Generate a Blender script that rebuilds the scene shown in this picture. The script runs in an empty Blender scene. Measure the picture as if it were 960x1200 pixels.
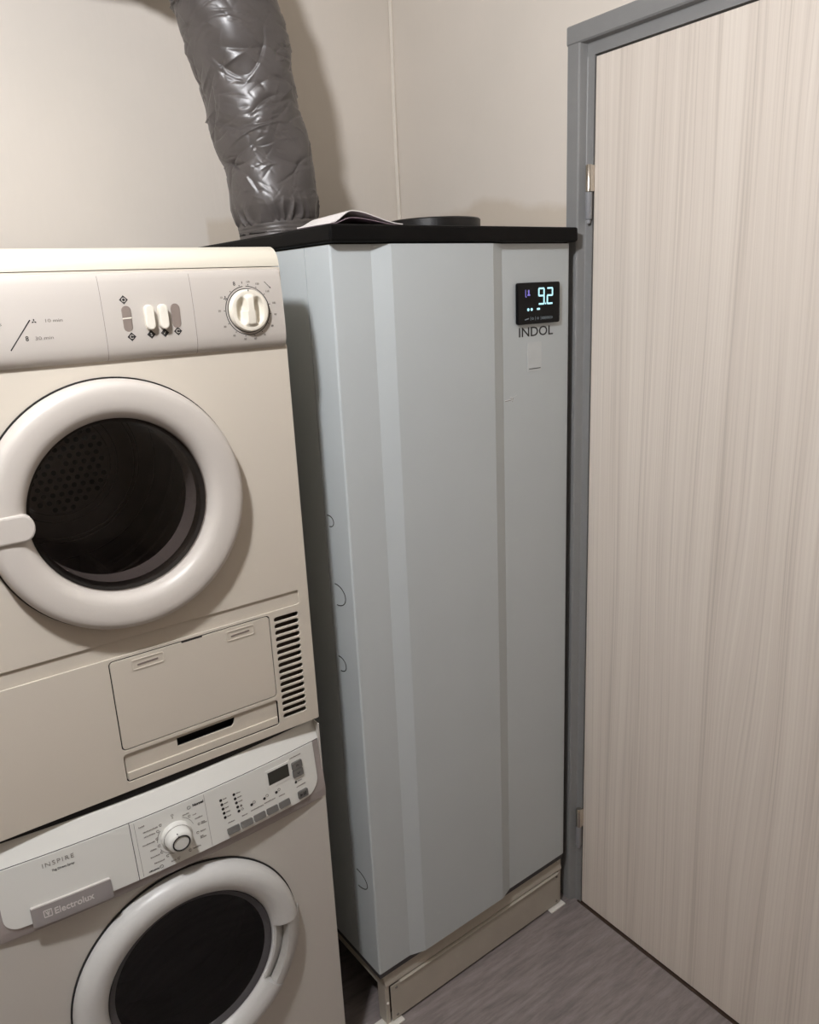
import bpy, bmesh, math, random
from mathutils import Vector, Matrix, noise
random.seed(4)
PI = math.pi
scene = bpy.context.scene
C = scene.collection

# ------------------------------------------------------------------ camera
cam_d = bpy.data.cameras.new('camera')
cam = bpy.data.objects.new('camera', cam_d)
C.objects.link(cam)
cam_d.sensor_fit = 'VERTICAL'
cam_d.sensor_height = 24.0
cam_d.lens = 916.23 / 1200 * 24.0
cam_d.clip_start = 0.01
_r = Vector((0.81339458, -0.57994753, -0.04527829))
_u = Vector((0.19351815, 0.19636798, 0.96124416))
_f = Vector((0.54857997, 0.79063296, -0.27195502))
cm = Matrix((_r, _u, -_f)).transposed().to_4x4()
cm.translation = (0, 0, 1.603)
cam.matrix_world = cm
scene.camera = cam

# ------------------------------------------------------------------ light and exposure
world = bpy.data.worlds.new('world')
scene.world = world
world.use_nodes = True
world.node_tree.nodes['Background'].inputs[0].default_value = (1.0, 0.95, 0.9, 1)
world.node_tree.nodes['Background'].inputs[1].default_value = 0.0
LAMP = (-0.10, 0.56, 2.28)
ld = bpy.data.lights.new('ceiling_bulb', 'POINT')
ld.energy = 69
ld.shadow_soft_size = 0.05
ld.color = (0.945, 0.957, 1.0)
lamp_light = bpy.data.objects.new('ceiling_bulb', ld)
lamp_light.location = LAMP
C.objects.link(lamp_light)
vs = scene.view_settings
vs.view_transform = 'Standard'
vs.look = 'None'
vs.gamma = 1.0
vs.use_curve_mapping = False
vs.exposure = 0.0

# ------------------------------------------------------------------ materials
def lin(r, g, b):
    f = lambda c: (c / 255 / 12.92) if c / 255 <= 0.04045 else ((c / 255 + 0.055) / 1.055) ** 2.4
    return (f(r), f(g), f(b), 1.0)

def base_mat(name):
    m = bpy.data.materials.new(name)
    m.use_nodes = True
    nt = m.node_tree
    return m, nt, nt.nodes['Principled BSDF']

def N(nt, t, **kw):
    n = nt.nodes.new(t)
    for k, v in kw.items():
        setattr(n, k, v)
    return n

def mat(name, col, rough=0.5, metal=0.0, var=0.04, vscale=25.0, bump=0.0, bscale=200.0, spec=0.5, coat=0.0, stretch=(1, 1, 1)):
    m, nt, b = base_mat(name)
    c = lin(*col)
    tc = N(nt, 'ShaderNodeTexCoord')
    mp = N(nt, 'ShaderNodeMapping')
    mp.inputs['Scale'].default_value = stretch
    nt.links.new(tc.outputs['Object'], mp.inputs[0])
    nz = N(nt, 'ShaderNodeTexNoise')
    nz.inputs['Scale'].default_value = vscale
    nz.inputs['Detail'].default_value = 4
    nt.links.new(mp.outputs[0], nz.inputs['Vector'])
    rp = N(nt, 'ShaderNodeValToRGB')
    rp.color_ramp.elements[0].position = 0.3
    rp.color_ramp.elements[1].position = 0.7
    rp.color_ramp.elements[0].color = tuple(x * (1 - var) for x in c[:3]) + (1,)
    rp.color_ramp.elements[1].color = tuple(min(1, x * (1 + var)) for x in c[:3]) + (1,)
    nt.links.new(nz.outputs['Fac'], rp.inputs[0])
    nt.links.new(rp.outputs[0], b.inputs['Base Color'])
    b.inputs['Roughness'].default_value = rough
    b.inputs['Metallic'].default_value = metal
    b.inputs['Specular IOR Level'].default_value = spec
    b.inputs['Coat Weight'].default_value = coat
    if bump:
        n2 = N(nt, 'ShaderNodeTexNoise')
        n2.inputs['Scale'].default_value = bscale
        n2.inputs['Detail'].default_value = 3
        nt.links.new(mp.outputs[0], n2.inputs['Vector'])
        bp = N(nt, 'ShaderNodeBump')
        bp.inputs['Strength'].default_value = bump
        bp.inputs['Distance'].default_value = 0.002
        nt.links.new(n2.outputs['Fac'], bp.inputs['Height'])
        nt.links.new(bp.outputs[0], b.inputs['Normal'])
    return m

def emit(name, col, s):
    m, nt, b = base_mat(name)
    b.inputs['Base Color'].default_value = (0.02, 0.02, 0.02, 1)
    b.inputs['Emission Color'].default_value = lin(*col)
    b.inputs['Emission Strength'].default_value = s
    return m

def wall_mat(name, patch_axis_min=None):
    """painted plaster; bare older plaster left unpainted in an irregular low area"""
    m, nt, b = base_mat(name)
    tc = N(nt, 'ShaderNodeTexCoord')
    sep = N(nt, 'ShaderNodeSeparateXYZ')
    nt.links.new(tc.outputs['Object'], sep.inputs[0])
    n1 = N(nt, 'ShaderNodeTexNoise')
    n1.inputs['Scale'].default_value = 5
    n1.inputs['Detail'].default_value = 4
    nt.links.new(tc.outputs['Object'], n1.inputs['Vector'])
    # z + noise*0.12 below 1.845
    ma = N(nt, 'ShaderNodeMath', operation='MULTIPLY_ADD')
    nt.links.new(n1.outputs['Fac'], ma.inputs[0])
    ma.inputs[1].default_value = 0.12
    nt.links.new(sep.outputs['Z'], ma.inputs[2])
    mr = N(nt, 'ShaderNodeMapRange')
    mr.inputs['From Min'].default_value = 1.828
    mr.inputs['From Max'].default_value = 1.852
    mr.inputs['To Min'].default_value = 1
    mr.inputs['To Max'].default_value = 0
    nt.links.new(ma.outputs[0], mr.inputs['Value'])
    mask = mr.outputs[0]
    if patch_axis_min is not None:
        mb = N(nt, 'ShaderNodeMath', operation='MULTIPLY_ADD')
        nt.links.new(n1.outputs['Fac'], mb.inputs[0])
        mb.inputs[1].default_value = 0.05
        nt.links.new(sep.outputs['X'], mb.inputs[2])
        m2 = N(nt, 'ShaderNodeMapRange')
        m2.inputs['From Min'].default_value = patch_axis_min
        m2.inputs['From Max'].default_value = patch_axis_min + 0.008
        nt.links.new(mb.outputs[0], m2.inputs['Value'])
        mu = N(nt, 'ShaderNodeMath', operation='MULTIPLY')
        nt.links.new(mask, mu.inputs[0])
        nt.links.new(m2.outputs[0], mu.inputs[1])
        mask = mu.outputs[0]
    n2 = N(nt, 'ShaderNodeTexNoise')
    n2.inputs['Scale'].default_value = 3
    n2.inputs['Detail'].default_value = 6
    nt.links.new(tc.outputs['Object'], n2.inputs['Vector'])
    rp = N(nt, 'ShaderNodeValToRGB')
    rp.color_ramp.elements[0].position = 0.3
    rp.color_ramp.elements[1].position = 0.7
    rp.color_ramp.elements[0].color = lin(218, 210, 199)
    rp.color_ramp.elements[1].color = lin(225, 216, 205)
    nt.links.new(n2.outputs['Fac'], rp.inputs[0])
    mx = N(nt, 'ShaderNodeMix', data_type='RGBA')
    nt.links.new(mask, mx.inputs['Factor'])
    nt.links.new(rp.outputs[0], mx.inputs[6])
    mx.inputs[7].default_value = lin(209, 197, 181)
    nt.links.new(mx.outputs[2], b.inputs['Base Color'])
    b.inputs['Roughness'].default_value = 0.65
    mp = N(nt, 'ShaderNodeMapping')
    mp.inputs['Scale'].default_value = (90, 90, 22)
    nt.links.new(tc.outputs['Object'], mp.inputs[0])
    n3 = N(nt, 'ShaderNodeTexNoise')
    n3.inputs['Scale'].default_value = 1
    n3.inputs['Detail'].default_value = 4
    nt.links.new(mp.outputs[0], n3.inputs['Vector'])
    bp = N(nt, 'ShaderNodeBump')
    bp.inputs['Strength'].default_value = 0.25
    bp.inputs['Distance'].default_value = 0.002
    nt.links.new(n3.outputs['Fac'], bp.inputs['Height'])
    nt.links.new(bp.outputs[0], b.inputs['Normal'])
    return m

def door_wood():
    m, nt, b = base_mat('pale_wood_laminate')
    tc = N(nt, 'ShaderNodeTexCoord')
    sep = N(nt, 'ShaderNodeSeparateXYZ')
    nt.links.new(tc.outputs['Object'], sep.inputs[0])
    mp = N(nt, 'ShaderNodeMapping')
    mp.inputs['Scale'].default_value = (1, 3.6, 0.42)
    mp.inputs['Location'].default_value = (0, 2.3, 0.4)
    nt.links.new(tc.outputs['Object'], mp.inputs[0])
    nw = N(nt, 'ShaderNodeTexNoise')
    nw.inputs['Scale'].default_value = 1.6
    nw.inputs['Detail'].default_value = 1.0
    nt.links.new(mp.outputs[0], nw.inputs['Vector'])
    # t = y + 0.13*noise
    t = N(nt, 'ShaderNodeMath', operation='MULTIPLY_ADD')
    nt.links.new(nw.outputs['Fac'], t.inputs[0])
    t.inputs[1].default_value = 0.085
    nt.links.new(sep.outputs['Y'], t.inputs[2])
    cb = N(nt, 'ShaderNodeCombineXYZ')
    zz = N(nt, 'ShaderNodeMath', operation='MULTIPLY')
    nt.links.new(sep.outputs['Z'], zz.inputs[0])
    zz.inputs[1].default_value = 0.006
    nt.links.new(t.outputs[0], cb.inputs[1])
    nt.links.new(zz.outputs[0], cb.inputs[2])
    ng = N(nt, 'ShaderNodeTexNoise')
    ng.inputs['Scale'].default_value = 210
    ng.inputs['Detail'].default_value = 2
    ng.inputs['Roughness'].default_value = 0.6
    nt.links.new(cb.outputs[0], ng.inputs['Vector'])
    nb = N(nt, 'ShaderNodeTexNoise')
    nb.inputs['Scale'].default_value = 22
    nb.inputs['Detail'].default_value = 2
    nt.links.new(cb.outputs[0], nb.inputs['Vector'])
    mixf = N(nt, 'ShaderNodeMath', operation='MULTIPLY_ADD')
    nt.links.new(nb.outputs['Fac'], mixf.inputs[0])
    mixf.inputs[1].default_value = 0.45
    g2 = N(nt, 'ShaderNodeMath', operation='MULTIPLY')
    nt.links.new(ng.outputs['Fac'], g2.inputs[0])
    g2.inputs[1].default_value = 0.55
    nt.links.new(g2.outputs[0], mixf.inputs[2])
    rp = N(nt, 'ShaderNodeValToRGB')
    e = rp.color_ramp.elements
    e[0].position = 0.33
    e[0].color = lin(200, 189, 177)
    e[1].position = 0.62
    e[1].color = lin(230, 220, 208)
    k = rp.color_ramp.elements.new(0.46)
    k.color = lin(220, 209, 197)
    nt.links.new(mixf.outputs[0], rp.inputs[0])
    nt.links.new(rp.outputs[0], b.inputs['Base Color'])
    b.inputs['Roughness'].default_value = 0.5
    bp = N(nt, 'ShaderNodeBump')
    bp.inputs['Strength'].default_value = 0.3
    bp.inputs['Distance'].default_value = 0.001
    nt.links.new(mixf.outputs[0], bp.inputs['Height'])
    nt.links.new(bp.outputs[0], b.inputs['Normal'])
    return m

def floor_mat():
    m, nt, b = base_mat('grey_vinyl')
    tc = N(nt, 'ShaderNodeTexCoord')
    mp = N(nt, 'ShaderNodeMapping')
    mp.inputs['Scale'].default_value = (9, 60, 1)
    mp.inputs['Rotation'].default_value = (0, 0, math.radians(-8))
    nt.links.new(tc.outputs['Object'], mp.inputs[0])
    n1 = N(nt, 'ShaderNodeTexNoise')
    n1.inputs['Scale'].default_value = 1
    n1.inputs['Detail'].default_value = 7
    n1.inputs['Roughness'].default_value = 0.7
    nt.links.new(mp.outputs[0], n1.inputs['Vector'])
    rp = N(nt, 'ShaderNodeValToRGB')
    e = rp.color_ramp.elements
    e[0].position = 0.3
    e[0].color = lin(108, 100, 99)
    e[1].position = 0.72
    e[1].color = lin(152, 143, 140)
    nt.links.new(n1.outputs['Fac'], rp.inputs[0])
    nt.links.new(rp.outputs[0], b.inputs['Base Color'])
    b.inputs['Roughness'].default_value = 0.55
    return m

def glass_mat(name, tint, gloss_rough=0.03):
    m, nt, b = base_mat(name)
    out = nt.nodes['Material Output']
    tr = N(nt, 'ShaderNodeBsdfTransparent')
    tr.inputs[0].default_value = lin(*tint)
    gl = N(nt, 'ShaderNodeBsdfGlossy')
    gl.inputs['Roughness'].default_value = gloss_rough
    lw = N(nt, 'ShaderNodeLayerWeight')
    lw.inputs['Blend'].default_value = 0.5
    pw = N(nt, 'ShaderNodeMath', operation='POWER')
    nt.links.new(lw.outputs['Facing'], pw.inputs[0])
    pw.inputs[1].default_value = 5.0
    fr = N(nt, 'ShaderNodeMath', operation='MULTIPLY_ADD')
    nt.links.new(pw.outputs[0], fr.inputs[0])
    fr.inputs[1].default_value = 0.95
    fr.inputs[2].default_value = 0.04
    mx = N(nt, 'ShaderNodeMixShader')
    nt.links.new(fr.outputs[0], mx.inputs[0])
    nt.links.new(tr.outputs[0], mx.inputs[1])
    nt.links.new(gl.outputs[0], mx.inputs[2])
    nt.links.new(mx.outputs[0], out.inputs['Surface'])
    nt.nodes.remove(b)
    return m

M = {}
M['wall_back'] = wall_mat('painted_plaster_back', 0.775)
M['wall'] = wall_mat('painted_plaster_side')
M['ceiling'] = mat('ceiling_paint', (226, 220, 210), 0.8)
M['floor'] = floor_mat()
M['wood'] = door_wood()
M['wood_edge'] = mat('door_edge', (196, 176, 152), 0.5)
M['frame'] = mat('grey_frame_paint', (136, 136, 135), 0.42, var=0.03)
M['frame_dk'] = mat('hinge_grey', (142, 143, 146), 0.4)
M['chrome'] = mat('worn_chrome', (205, 198, 188), 0.22, metal=1.0, var=0.06)
M['black'] = mat('matte_black', (14, 13, 13), 0.4, var=0.1)
M['dark'] = mat('dark_gap', (10, 9, 9), 0.8)
M['threshold'] = mat('brown_threshold', (62, 46, 36), 0.55)
M['caulk'] = mat('caulk', (226, 218, 206), 0.5)
M['cab'] = mat('pale_grey_sheet', (191, 197, 198), 0.36, var=0.015, vscale=6, bump=0.05, bscale=300)
M['lid'] = mat('black_lid', (8, 7, 7), 0.55, var=0.1, spec=0.12)
M['steel'] = mat('galvanised_steel', (188, 181, 168), 0.45, metal=0.15, var=0.05, vscale=12)
M['pad'] = mat('white_pad', (232, 228, 220), 0.6)
M['ink'] = mat('black_ink', (34, 32, 31), 0.6)
M['ink_soft'] = mat('grey_ink', (120, 113, 106), 0.6)
M['scratch'] = mat('scratch_mark', (222, 223, 222), 0.5)
M['sticker'] = mat('pale_sticker', (198, 202, 202), 0.35)
M['glassblack'] = mat('display_glass', (6, 6, 8), 0.12, var=0.02, spec=0.2)
M['digit'] = emit('display_digit', (178, 234, 246), 1.35)
M['violet'] = emit('display_violet', (132, 120, 214), 0.9)
M['dimicon'] = emit('display_dim_icon', (150, 160, 165), 0.35)
M['duct'] = mat('grey_plastic_sleeve', (80, 75, 73), 0.36, var=0.08, vscale=18, spec=0.6)
M['tape'] = mat('grey_tape', (84, 79, 76), 0.42, var=0.15, vscale=30, stretch=(1, 1, 5))
M['paper'] = mat('white_paper', (236, 230, 226), 0.45)
M['paper_in'] = mat('shaded_paper', (120, 104, 112), 0.4)  # mauve grey puts the shadow under the arched pages into the colour
M['ivory'] = mat('ivory_enamel', (206, 197, 183), 0.4, var=0.012, vscale=5)
M['ivory_pl'] = mat('ivory_plastic', (204, 195, 181), 0.45, var=0.012, vscale=5)
M['cream'] = mat('cream_lid', (212, 205, 189), 0.4, var=0.012, vscale=5)
M['panelw'] = mat('warm_white_panel', (184, 177, 169), 0.42, var=0.012, vscale=5)
M['knobw'] = mat('ivory_knob', (228, 221, 206), 0.35)
M['btnw'] = mat('ivory_button', (230, 224, 210), 0.35)
M['btnd'] = mat('recess_shaded_button', (128, 116, 108), 0.5)  # darker tone: shadow of the pressed-in hollows put into the colour
M['ringw'] = mat('warm_white_door_ring', (197, 190, 182), 0.4, var=0.01, vscale=5)
M['glass_d'] = glass_mat('smoked_glass', (214, 208, 206))
M['glass_w'] = glass_mat('dark_glass', (60, 60, 62))
M['drum'] = mat('drum_steel', (150, 143, 139), 0.36, metal=0.2, var=0.1)
M['drumlip'] = mat('drum_collar', (182, 174, 170), 0.24, metal=0.7, var=0.08)
M['drum_w'] = mat('washer_drum_steel', (70, 68, 68), 0.4, metal=0.4, var=0.1)
M['drumdark'] = mat('drum_dark', (30, 28, 28), 0.5)
M['washer'] = mat('washer_white', (200, 195, 187), 0.38, var=0.012, vscale=5)
M['washer_top'] = mat('washer_worktop', (226, 225, 219), 0.36, var=0.012, vscale=5)
M['washer_pn'] = mat('washer_panel', (220, 219, 213), 0.36, var=0.012, vscale=5)
M['washer_ring'] = mat('washer_door_ring', (208, 207, 204), 0.34, var=0.01)
M['trimgrey'] = mat('mauve_grey_trim', (156, 147, 143), 0.4)
M['grip'] = mat('grey_grip', (138, 132, 130), 0.35)
M['gripmark'] = mat('silver_lettering', (196, 190, 186), 0.3)
M['btngrey'] = mat('grey_button', (100, 98, 95), 0.38)
M['lcd'] = mat('lcd_glass', (50, 50, 46), 0.2)
M['handle'] = mat('washer_handle', (184, 181, 176), 0.35)
M['gasket'] = mat('grey_gasket', (66, 64, 66), 0.5)
M['filter'] = mat('brown_fins', (70, 56, 44), 0.6)

# ------------------------------------------------------------------ helpers
def obj(name, bm, m, parent=None, smooth=False, bevel=0.0, keep=None):
    me = bpy.data.meshes.new(name)
    if isinstance(bm, bpy.types.Mesh):
        me = bm
        me.name = name
    else:
        bmesh.ops.recalc_face_normals(bm, faces=bm.faces) if keep is None else None
        bm.to_mesh(me)
        bm.free()
    me.materials.clear()
    me.materials.append(M[m])
    o = bpy.data.objects.new(name, me)
    C.objects.link(o)
    if parent is not None:
        o.parent = parent
        dz = parent.get('zb_', 0.0)
        if parent.parent is not None:
            dz = 0.0 if 'zb_' not in parent else dz
        if 'shift_' in parent:
            me.transform(Matrix.Translation((0, 0, -parent['shift_'])))
            o['shift_'] = parent['shift_']
    if smooth:
        me.polygons.foreach_set('use_smooth', [True] * len(me.polygons))
        try:
            me.set_sharp_from_angle(angle=math.radians(40))
        except Exception:
            pass
    if bevel:
        md = o.modifiers.new('bevel', 'BEVEL')
        md.width = bevel
        md.segments = 2
        md.limit_method = 'ANGLE'
        md.angle_limit = math.radians(40)
    return o

def tag(o, label, cat, group=None):
    o['label'] = label
    o['category'] = cat
    if group:
        o['group'] = group
    return o

def struct(o, label=None):
    o['kind'] = 'structure'
    if label:
        o['label'] = label
    return o

def thing(name, label, cat, loc, rz=0.0):
    o = bpy.data.objects.new(name, None)
    C.objects.link(o)
    o.empty_display_size = 0.05
    o.location = loc
    o.rotation_euler = (0, 0, rz)
    o['shift_'] = loc[2]
    if label:
        tag(o, label, cat)
    return o

def box(bm, x0, x1, y0, y1, z0, z1):
    r = bmesh.ops.create_cube(bm, size=1.0)
    for v in r['verts']:
        v.co = Vector(((x0 + x1) / 2 + v.co.x * (x1 - x0), (y0 + y1) / 2 + v.co.y * (y1 - y0), (z0 + z1) / 2 + v.co.z * (z1 - z0)))
    return r['verts']

def bx(x0, x1, y0, y1, z0, z1):
    bm = bmesh.new()
    box(bm, x0, x1, y0, y1, z0, z1)
    return bm

def lathe_y(prof, cx, cz, seg=96, a0=0.0, a1=2 * PI):
    """profile [(r, y)] turned about the Y axis through (cx, cz)"""
    bm = bmesh.new()
    full = abs(a1 - a0 - 2 * PI) < 1e-6
    n = seg if full else seg + 1
    rows = []
    for i in range(n):
        a = a0 + (a1 - a0) * i / seg
        rows.append([bm.verts.new((cx + r * math.cos(a), y, cz + r * math.sin(a))) for r, y in prof])
    for i in range(seg if full else seg):
        A, B = rows[i], rows[(i + 1) % n]
        for j in range(len(prof) - 1):
            bm.faces.new((A[j], A[j + 1], B[j + 1], B[j]))
    if not full:
        bm.faces.new(rows[0])
        bm.faces.new(list(reversed(rows[-1])))
    bmesh.ops.remove_doubles(bm, verts=bm.verts, dist=1e-6)
    return bm

def lathe_z(prof, cx, cy, seg=64):
    bm = bmesh.new()
    rows = []
    for i in range(seg):
        a = 2 * PI * i / seg
        rows.append([bm.verts.new((cx + r * math.cos(a), cy + r * math.sin(a), z)) for r, z in prof])
    for i in range(seg):
        A, B = rows[i], rows[(i + 1) % seg]
        for j in range(len(prof) - 1):
            bm.faces.new((A[j], A[j + 1], B[j + 1], B[j]))
    bmesh.ops.remove_doubles(bm, verts=bm.verts, dist=1e-6)
    return bm

def extrude_x(prof, x0, x1):
    """closed profile [(y, z)] extruded along X"""
    bm = bmesh.new()
    A = [bm.verts.new((x0, y, z)) for y, z in prof]
    B = [bm.verts.new((x1, y, z)) for y, z in prof]
    n = len(prof)
    for i in range(n):
        bm.faces.new((A[i], A[(i + 1) % n], B[(i + 1) % n], B[i]))
    bm.faces.new(A)
    bm.faces.new(list(reversed(B)))
    return bm

def extrude_z(prof, z0, z1):
    bm = bmesh.new()
    A = [bm.verts.new((x, y, z0)) for x, y in prof]
    B = [bm.verts.new((x, y, z1)) for x, y in prof]
    n = len(prof)
    for i in range(n):
        bm.faces.new((A[i], A[(i + 1) % n], B[(i + 1) % n], B[i]))
    bm.faces.new(A)
    bm.faces.new(list(reversed(B)))
    return bm

def rrect(x0, x1, z0, z1, r, n=6):
    pts = []
    for cx, cz, a in ((x1 - r, z1 - r, 0), (x0 + r, z1 - r, 90), (x0 + r, z0 + r, 180), (x1 - r, z0 + r, 270)):
        for i in range(n + 1):
            t = math.radians(a + 90 * i / n)
            pts.append((cx + r * math.cos(t), cz + r * math.sin(t)))
    return pts

def circ(cx, cz, r, n=72):
    return [(cx + r * math.cos(2 * PI * i / n), cz + r * math.sin(2 * PI * i / n)) for i in range(n)]

def curve_mesh(outlines, y0, y1, bev=0.0):
    """flat outlines in (x, z), holes included, made solid between depths y0 and y1"""
    cu = bpy.data.curves.new('tmp', 'CURVE')
    cu.dimensions = '2D'
    cu.fill_mode = 'BOTH'
    t = (y1 - y0)
    cu.extrude = max(t / 2 - bev, 1e-5)
    cu.bevel_depth = bev
    cu.bevel_resolution = 1
    cu.offset = -bev
    for pts in outlines:
        sp = cu.splines.new('POLY')
        sp.points.add(len(pts) - 1)
        for p, (x, z) in zip(sp.points, pts):
            p.co = (x, z, 0, 1)
        sp.use_cyclic_u = True
    o = bpy.data.objects.new('tmp', cu)
    me = bpy.data.meshes.new_from_object(o)
    bpy.data.objects.remove(o)
    bpy.data.curves.remove(cu)
    ym = (y0 + y1) / 2
    # (x, y, z) -> (x, ym - z, y)   front (+z of the curve) faces -Y
    me.transform(Matrix(((1, 0, 0, 0), (0, 0, -1, ym), (0, 1, 0, 0), (0, 0, 0, 1))))
    return me

def text_mesh(s, x, z, size, align='LEFT', y=0.0, t=0.0004, sx=1.0, rot=0.0, spacing=1.0, bold=0.0, surf=None):
    cu = bpy.data.curves.new('tmp', 'FONT')
    cu.body = s
    cu.size = size
    cu.align_x = align
    cu.extrude = t / 2
    cu.space_character = spacing
    cu.offset = bold
    cu.resolution_u = 3
    o = bpy.data.objects.new('tmp', cu)
    me = bpy.data.meshes.new_from_object(o)
    bpy.data.objects.remove(o)
    bpy.data.curves.remove(cu)
    c, sn = math.cos(rot), math.sin(rot)
    for v in me.vertices:
        px, pz, d = v.co.x * sx, v.co.y, v.co.z
        X = x + px * c - pz * sn
        Z = z + px * sn + pz * c
        Y = (surf(X, Z) if surf else y) - d
        v.co = (X, Y, Z)
    return me

def many(o):
    o['kind'] = 'stuff'
    return o

def decal(polys, surf, t=0.0004):
    """thin printed marks: list of convex outlines in (x, z) laid on the surface y = surf(x, z)"""
    bm = bmesh.new()
    for pts in polys:
        A = [bm.verts.new((x, surf(x, z) - t, z)) for x, z in pts]
        B = [bm.verts.new((x, surf(x, z) + 0.0002, z)) for x, z in pts]
        n = len(pts)
        bm.faces.new(A)
        bm.faces.new(list(reversed(B)))
        for i in range(n):
            bm.faces.new((A[i], B[i], B[(i + 1) % n], A[(i + 1) % n]))
    return bm

def seg(x0, z0, x1, z1, w):
    d = Vector((x1 - x0, z1 - z0))
    n = Vector((-d.y, d.x)).normalized() * w / 2
    return [(x0 + n.x, z0 + n.y), (x0 - n.x, z0 - n.y), (x1 - n.x, z1 - n.y), (x1 + n.x, z1 + n.y)]

def arc_segs(cx, cz, r, a0, a1, w, n=40):
    out = []
    for i in range(n):
        t0 = a0 + (a1 - a0) * i / n
        t1 = a0 + (a1 - a0) * (i + 1) / n
        out.append([(cx + (r + w / 2) * math.cos(t0), cz + (r + w / 2) * math.sin(t0)), (cx + (r - w / 2) * math.cos(t0), cz + (r - w / 2) * math.sin(t0)),
                    (cx + (r - w / 2) * math.cos(t1), cz + (r - w / 2) * math.sin(t1)), (cx + (r + w / 2) * math.cos(t1), cz + (r + w / 2) * math.sin(t1))])
    return out

def tube(path, r, seg_n=10):
    bm = bmesh.new()
    rows = []
    n = len(path)
    for i, p in enumerate(path):
        p = Vector(p)
        d = (Vector(path[min(i + 1, n - 1)]) - Vector(path[max(i - 1, 0)])).normalized()
        a = d.orthogonal().normalized() if i == 0 else (rows_a - d * rows_a.dot(d)).normalized()
        rows_a = a
        b = d.cross(a)
        rows.append([bm.verts.new(p + (a * math.cos(2 * PI * k / seg_n) + b * math.sin(2 * PI * k / seg_n)) * r) for k in range(seg_n)])
    for i in range(n - 1):
        for k in range(seg_n):
            bm.faces.new((rows[i][k], rows[i][(k + 1) % seg_n], rows[i + 1][(k + 1) % seg_n], rows[i + 1][k]))
    bm.faces.new(list(reversed(rows[0])))
    bm.faces.new(rows[-1])
    return bm

# ------------------------------------------------------------------ room shell
WX, WY, CEIL = 1.316, 1.877, 2.5
LX, FY = -2.3, -2.6
struct(obj('floor', bx(LX - .1, WX + .1, FY - .1, WY + .1, -0.05, 0), 'floor'), 'dark grey streaked vinyl floor')
struct(obj('ceiling', bx(LX - .1, WX + .1, FY - .1, WY + .1, CEIL, CEIL + .05), 'ceiling'), 'white ceiling')
struct(obj('wall_back', bx(LX - .1, WX + .1, WY, WY + .1, 0, CEIL), 'wall_back'), 'off-white plaster wall behind the appliances')
struct(obj('wall_left', bx(LX - .1, LX, FY, WY, 0, CEIL), 'wall'), 'off-white plaster wall on the left')
struct(obj('wall_front', bx(LX - .1, WX + .1, FY - .1, FY, 0, CEIL), 'wall'), 'off-white plaster wall behind the viewer')
DY1, DY0, DZ = 1.236, 0.262, 2.075      # door opening
bm = bmesh.new()
box(bm, WX, WX + .1, DY1, WY, 0, CEIL)
box(bm, WX, WX + .1, FY, DY0, 0, CEIL)
box(bm, WX, WX + .1, DY0, DY1, DZ, CEIL)
struct(obj('wall_right', bm, 'wall'), 'off-white plaster wall around the door')

# caulk bead in the corner of the two walls
path = [(WX - .004 + .001 * math.sin(z * 9), WY - .004 + .001 * math.sin(z * 13), z) for z in [i * 0.05 for i in range(51)]]
struct(obj('trim_1', tube(path, 0.0055, 8), 'caulk', smooth=True), 'pale caulk bead running up the wall corner')
struct(obj('trim_2', bx(1.3215, 1.40, 0.29, 1.200, 0.0, 0.0022), 'threshold'), 'brown threshold strip under the door')

# ------------------------------------------------------------------ door
door = thing('door_1', None, None, (1.309, 1.25, 0))
door.location = (0, 0, 0)
door['shift_'] = 0.0
struct(door, 'pale wood-grain door in a grey metal frame')
FX, IX = 1.309, 1.3265         # proud face, rebate face
leafY1, leafY0, leafT = 1.188, 0.298, 2.0335
# jamb profile in plan (x, y): proud architrave, step, rebate, return behind leaf
def jamb(y_out, y_step, y_in, s):
    r = 0.003
    return [(FX + r, y_out), (FX, y_out - s * r), (FX, y_step + s * r), (FX + r, y_step), (IX - .001, y_step - s * .006), (IX, y_step - s * .008), (IX, y_in), (1.40, y_in), (1.40, y_out)]
def jamb_mesh(y_out, y_step, y_in, s):
    bm = extrude_z(jamb(y_out, y_step, y_in, s), 0, 2.0374)
    r = 0.003
    q = [(FX + r, y_out), (FX, y_out - s * r), (FX, y_step + s * r), (FX + r, y_step), (IX - .0006, y_step - s * .006), (IX - .0006, y_out)]
    A = [bm.verts.new((x, y, 2.0374)) for x, y in q]
    B = [bm.verts.new((x, y, 2.0632)) for x, y in q]
    for i in range(len(q)):
        bm.faces.new((A[i], A[(i + 1) % len(q)], B[(i + 1) % len(q)], B[i]))
    bm.faces.new(B)
    return bm
obj('jamb', jamb_mesh(1.251, 1.2165, 1.1915, 1), 'frame', door)
obj('jamb', jamb_mesh(0.235, 0.2695, 0.2945, -1), 'frame', door)
hp = [(FX + .003, 2.0985), (FX, 2.0955), (FX, 2.0655), (FX + .003, 2.0625), (IX - .001, 2.0605), (IX, 2.0585), (IX, 2.0375), (1.40, 2.0375), (1.40, 2.0985)]
bm = bmesh.new()
A = [bm.verts.new((x, 1.251, z)) for x, z in hp]
B = [bm.verts.new((x, 0.235, z)) for x, z in hp]
for i in range(len(hp)):
    bm.faces.new((A[i], A[(i + 1) % len(hp)], B[(i + 1) % len(hp)], B[i]))
bm.faces.new(A)
bm.faces.new(list(reversed(B)))
obj('head', bm, 'frame', door)
leaf = obj('leaf', bx(1.3275, 1.3675, leafY0, leafY1, 0.0062, leafT), 'wood', door, bevel=0.0008)
obj('hinge_edge', bx(1.3285, 1.366, leafY1 + .0002, leafY1 + .0008, 0.012, leafT - .004), 'wood_edge', leaf)
obj('rebate_shadow_gap', bx(1.372, 1.392, leafY0 - .0034, leafY1 + .0034, 0.009, 2.0374), 'black', door)
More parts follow.
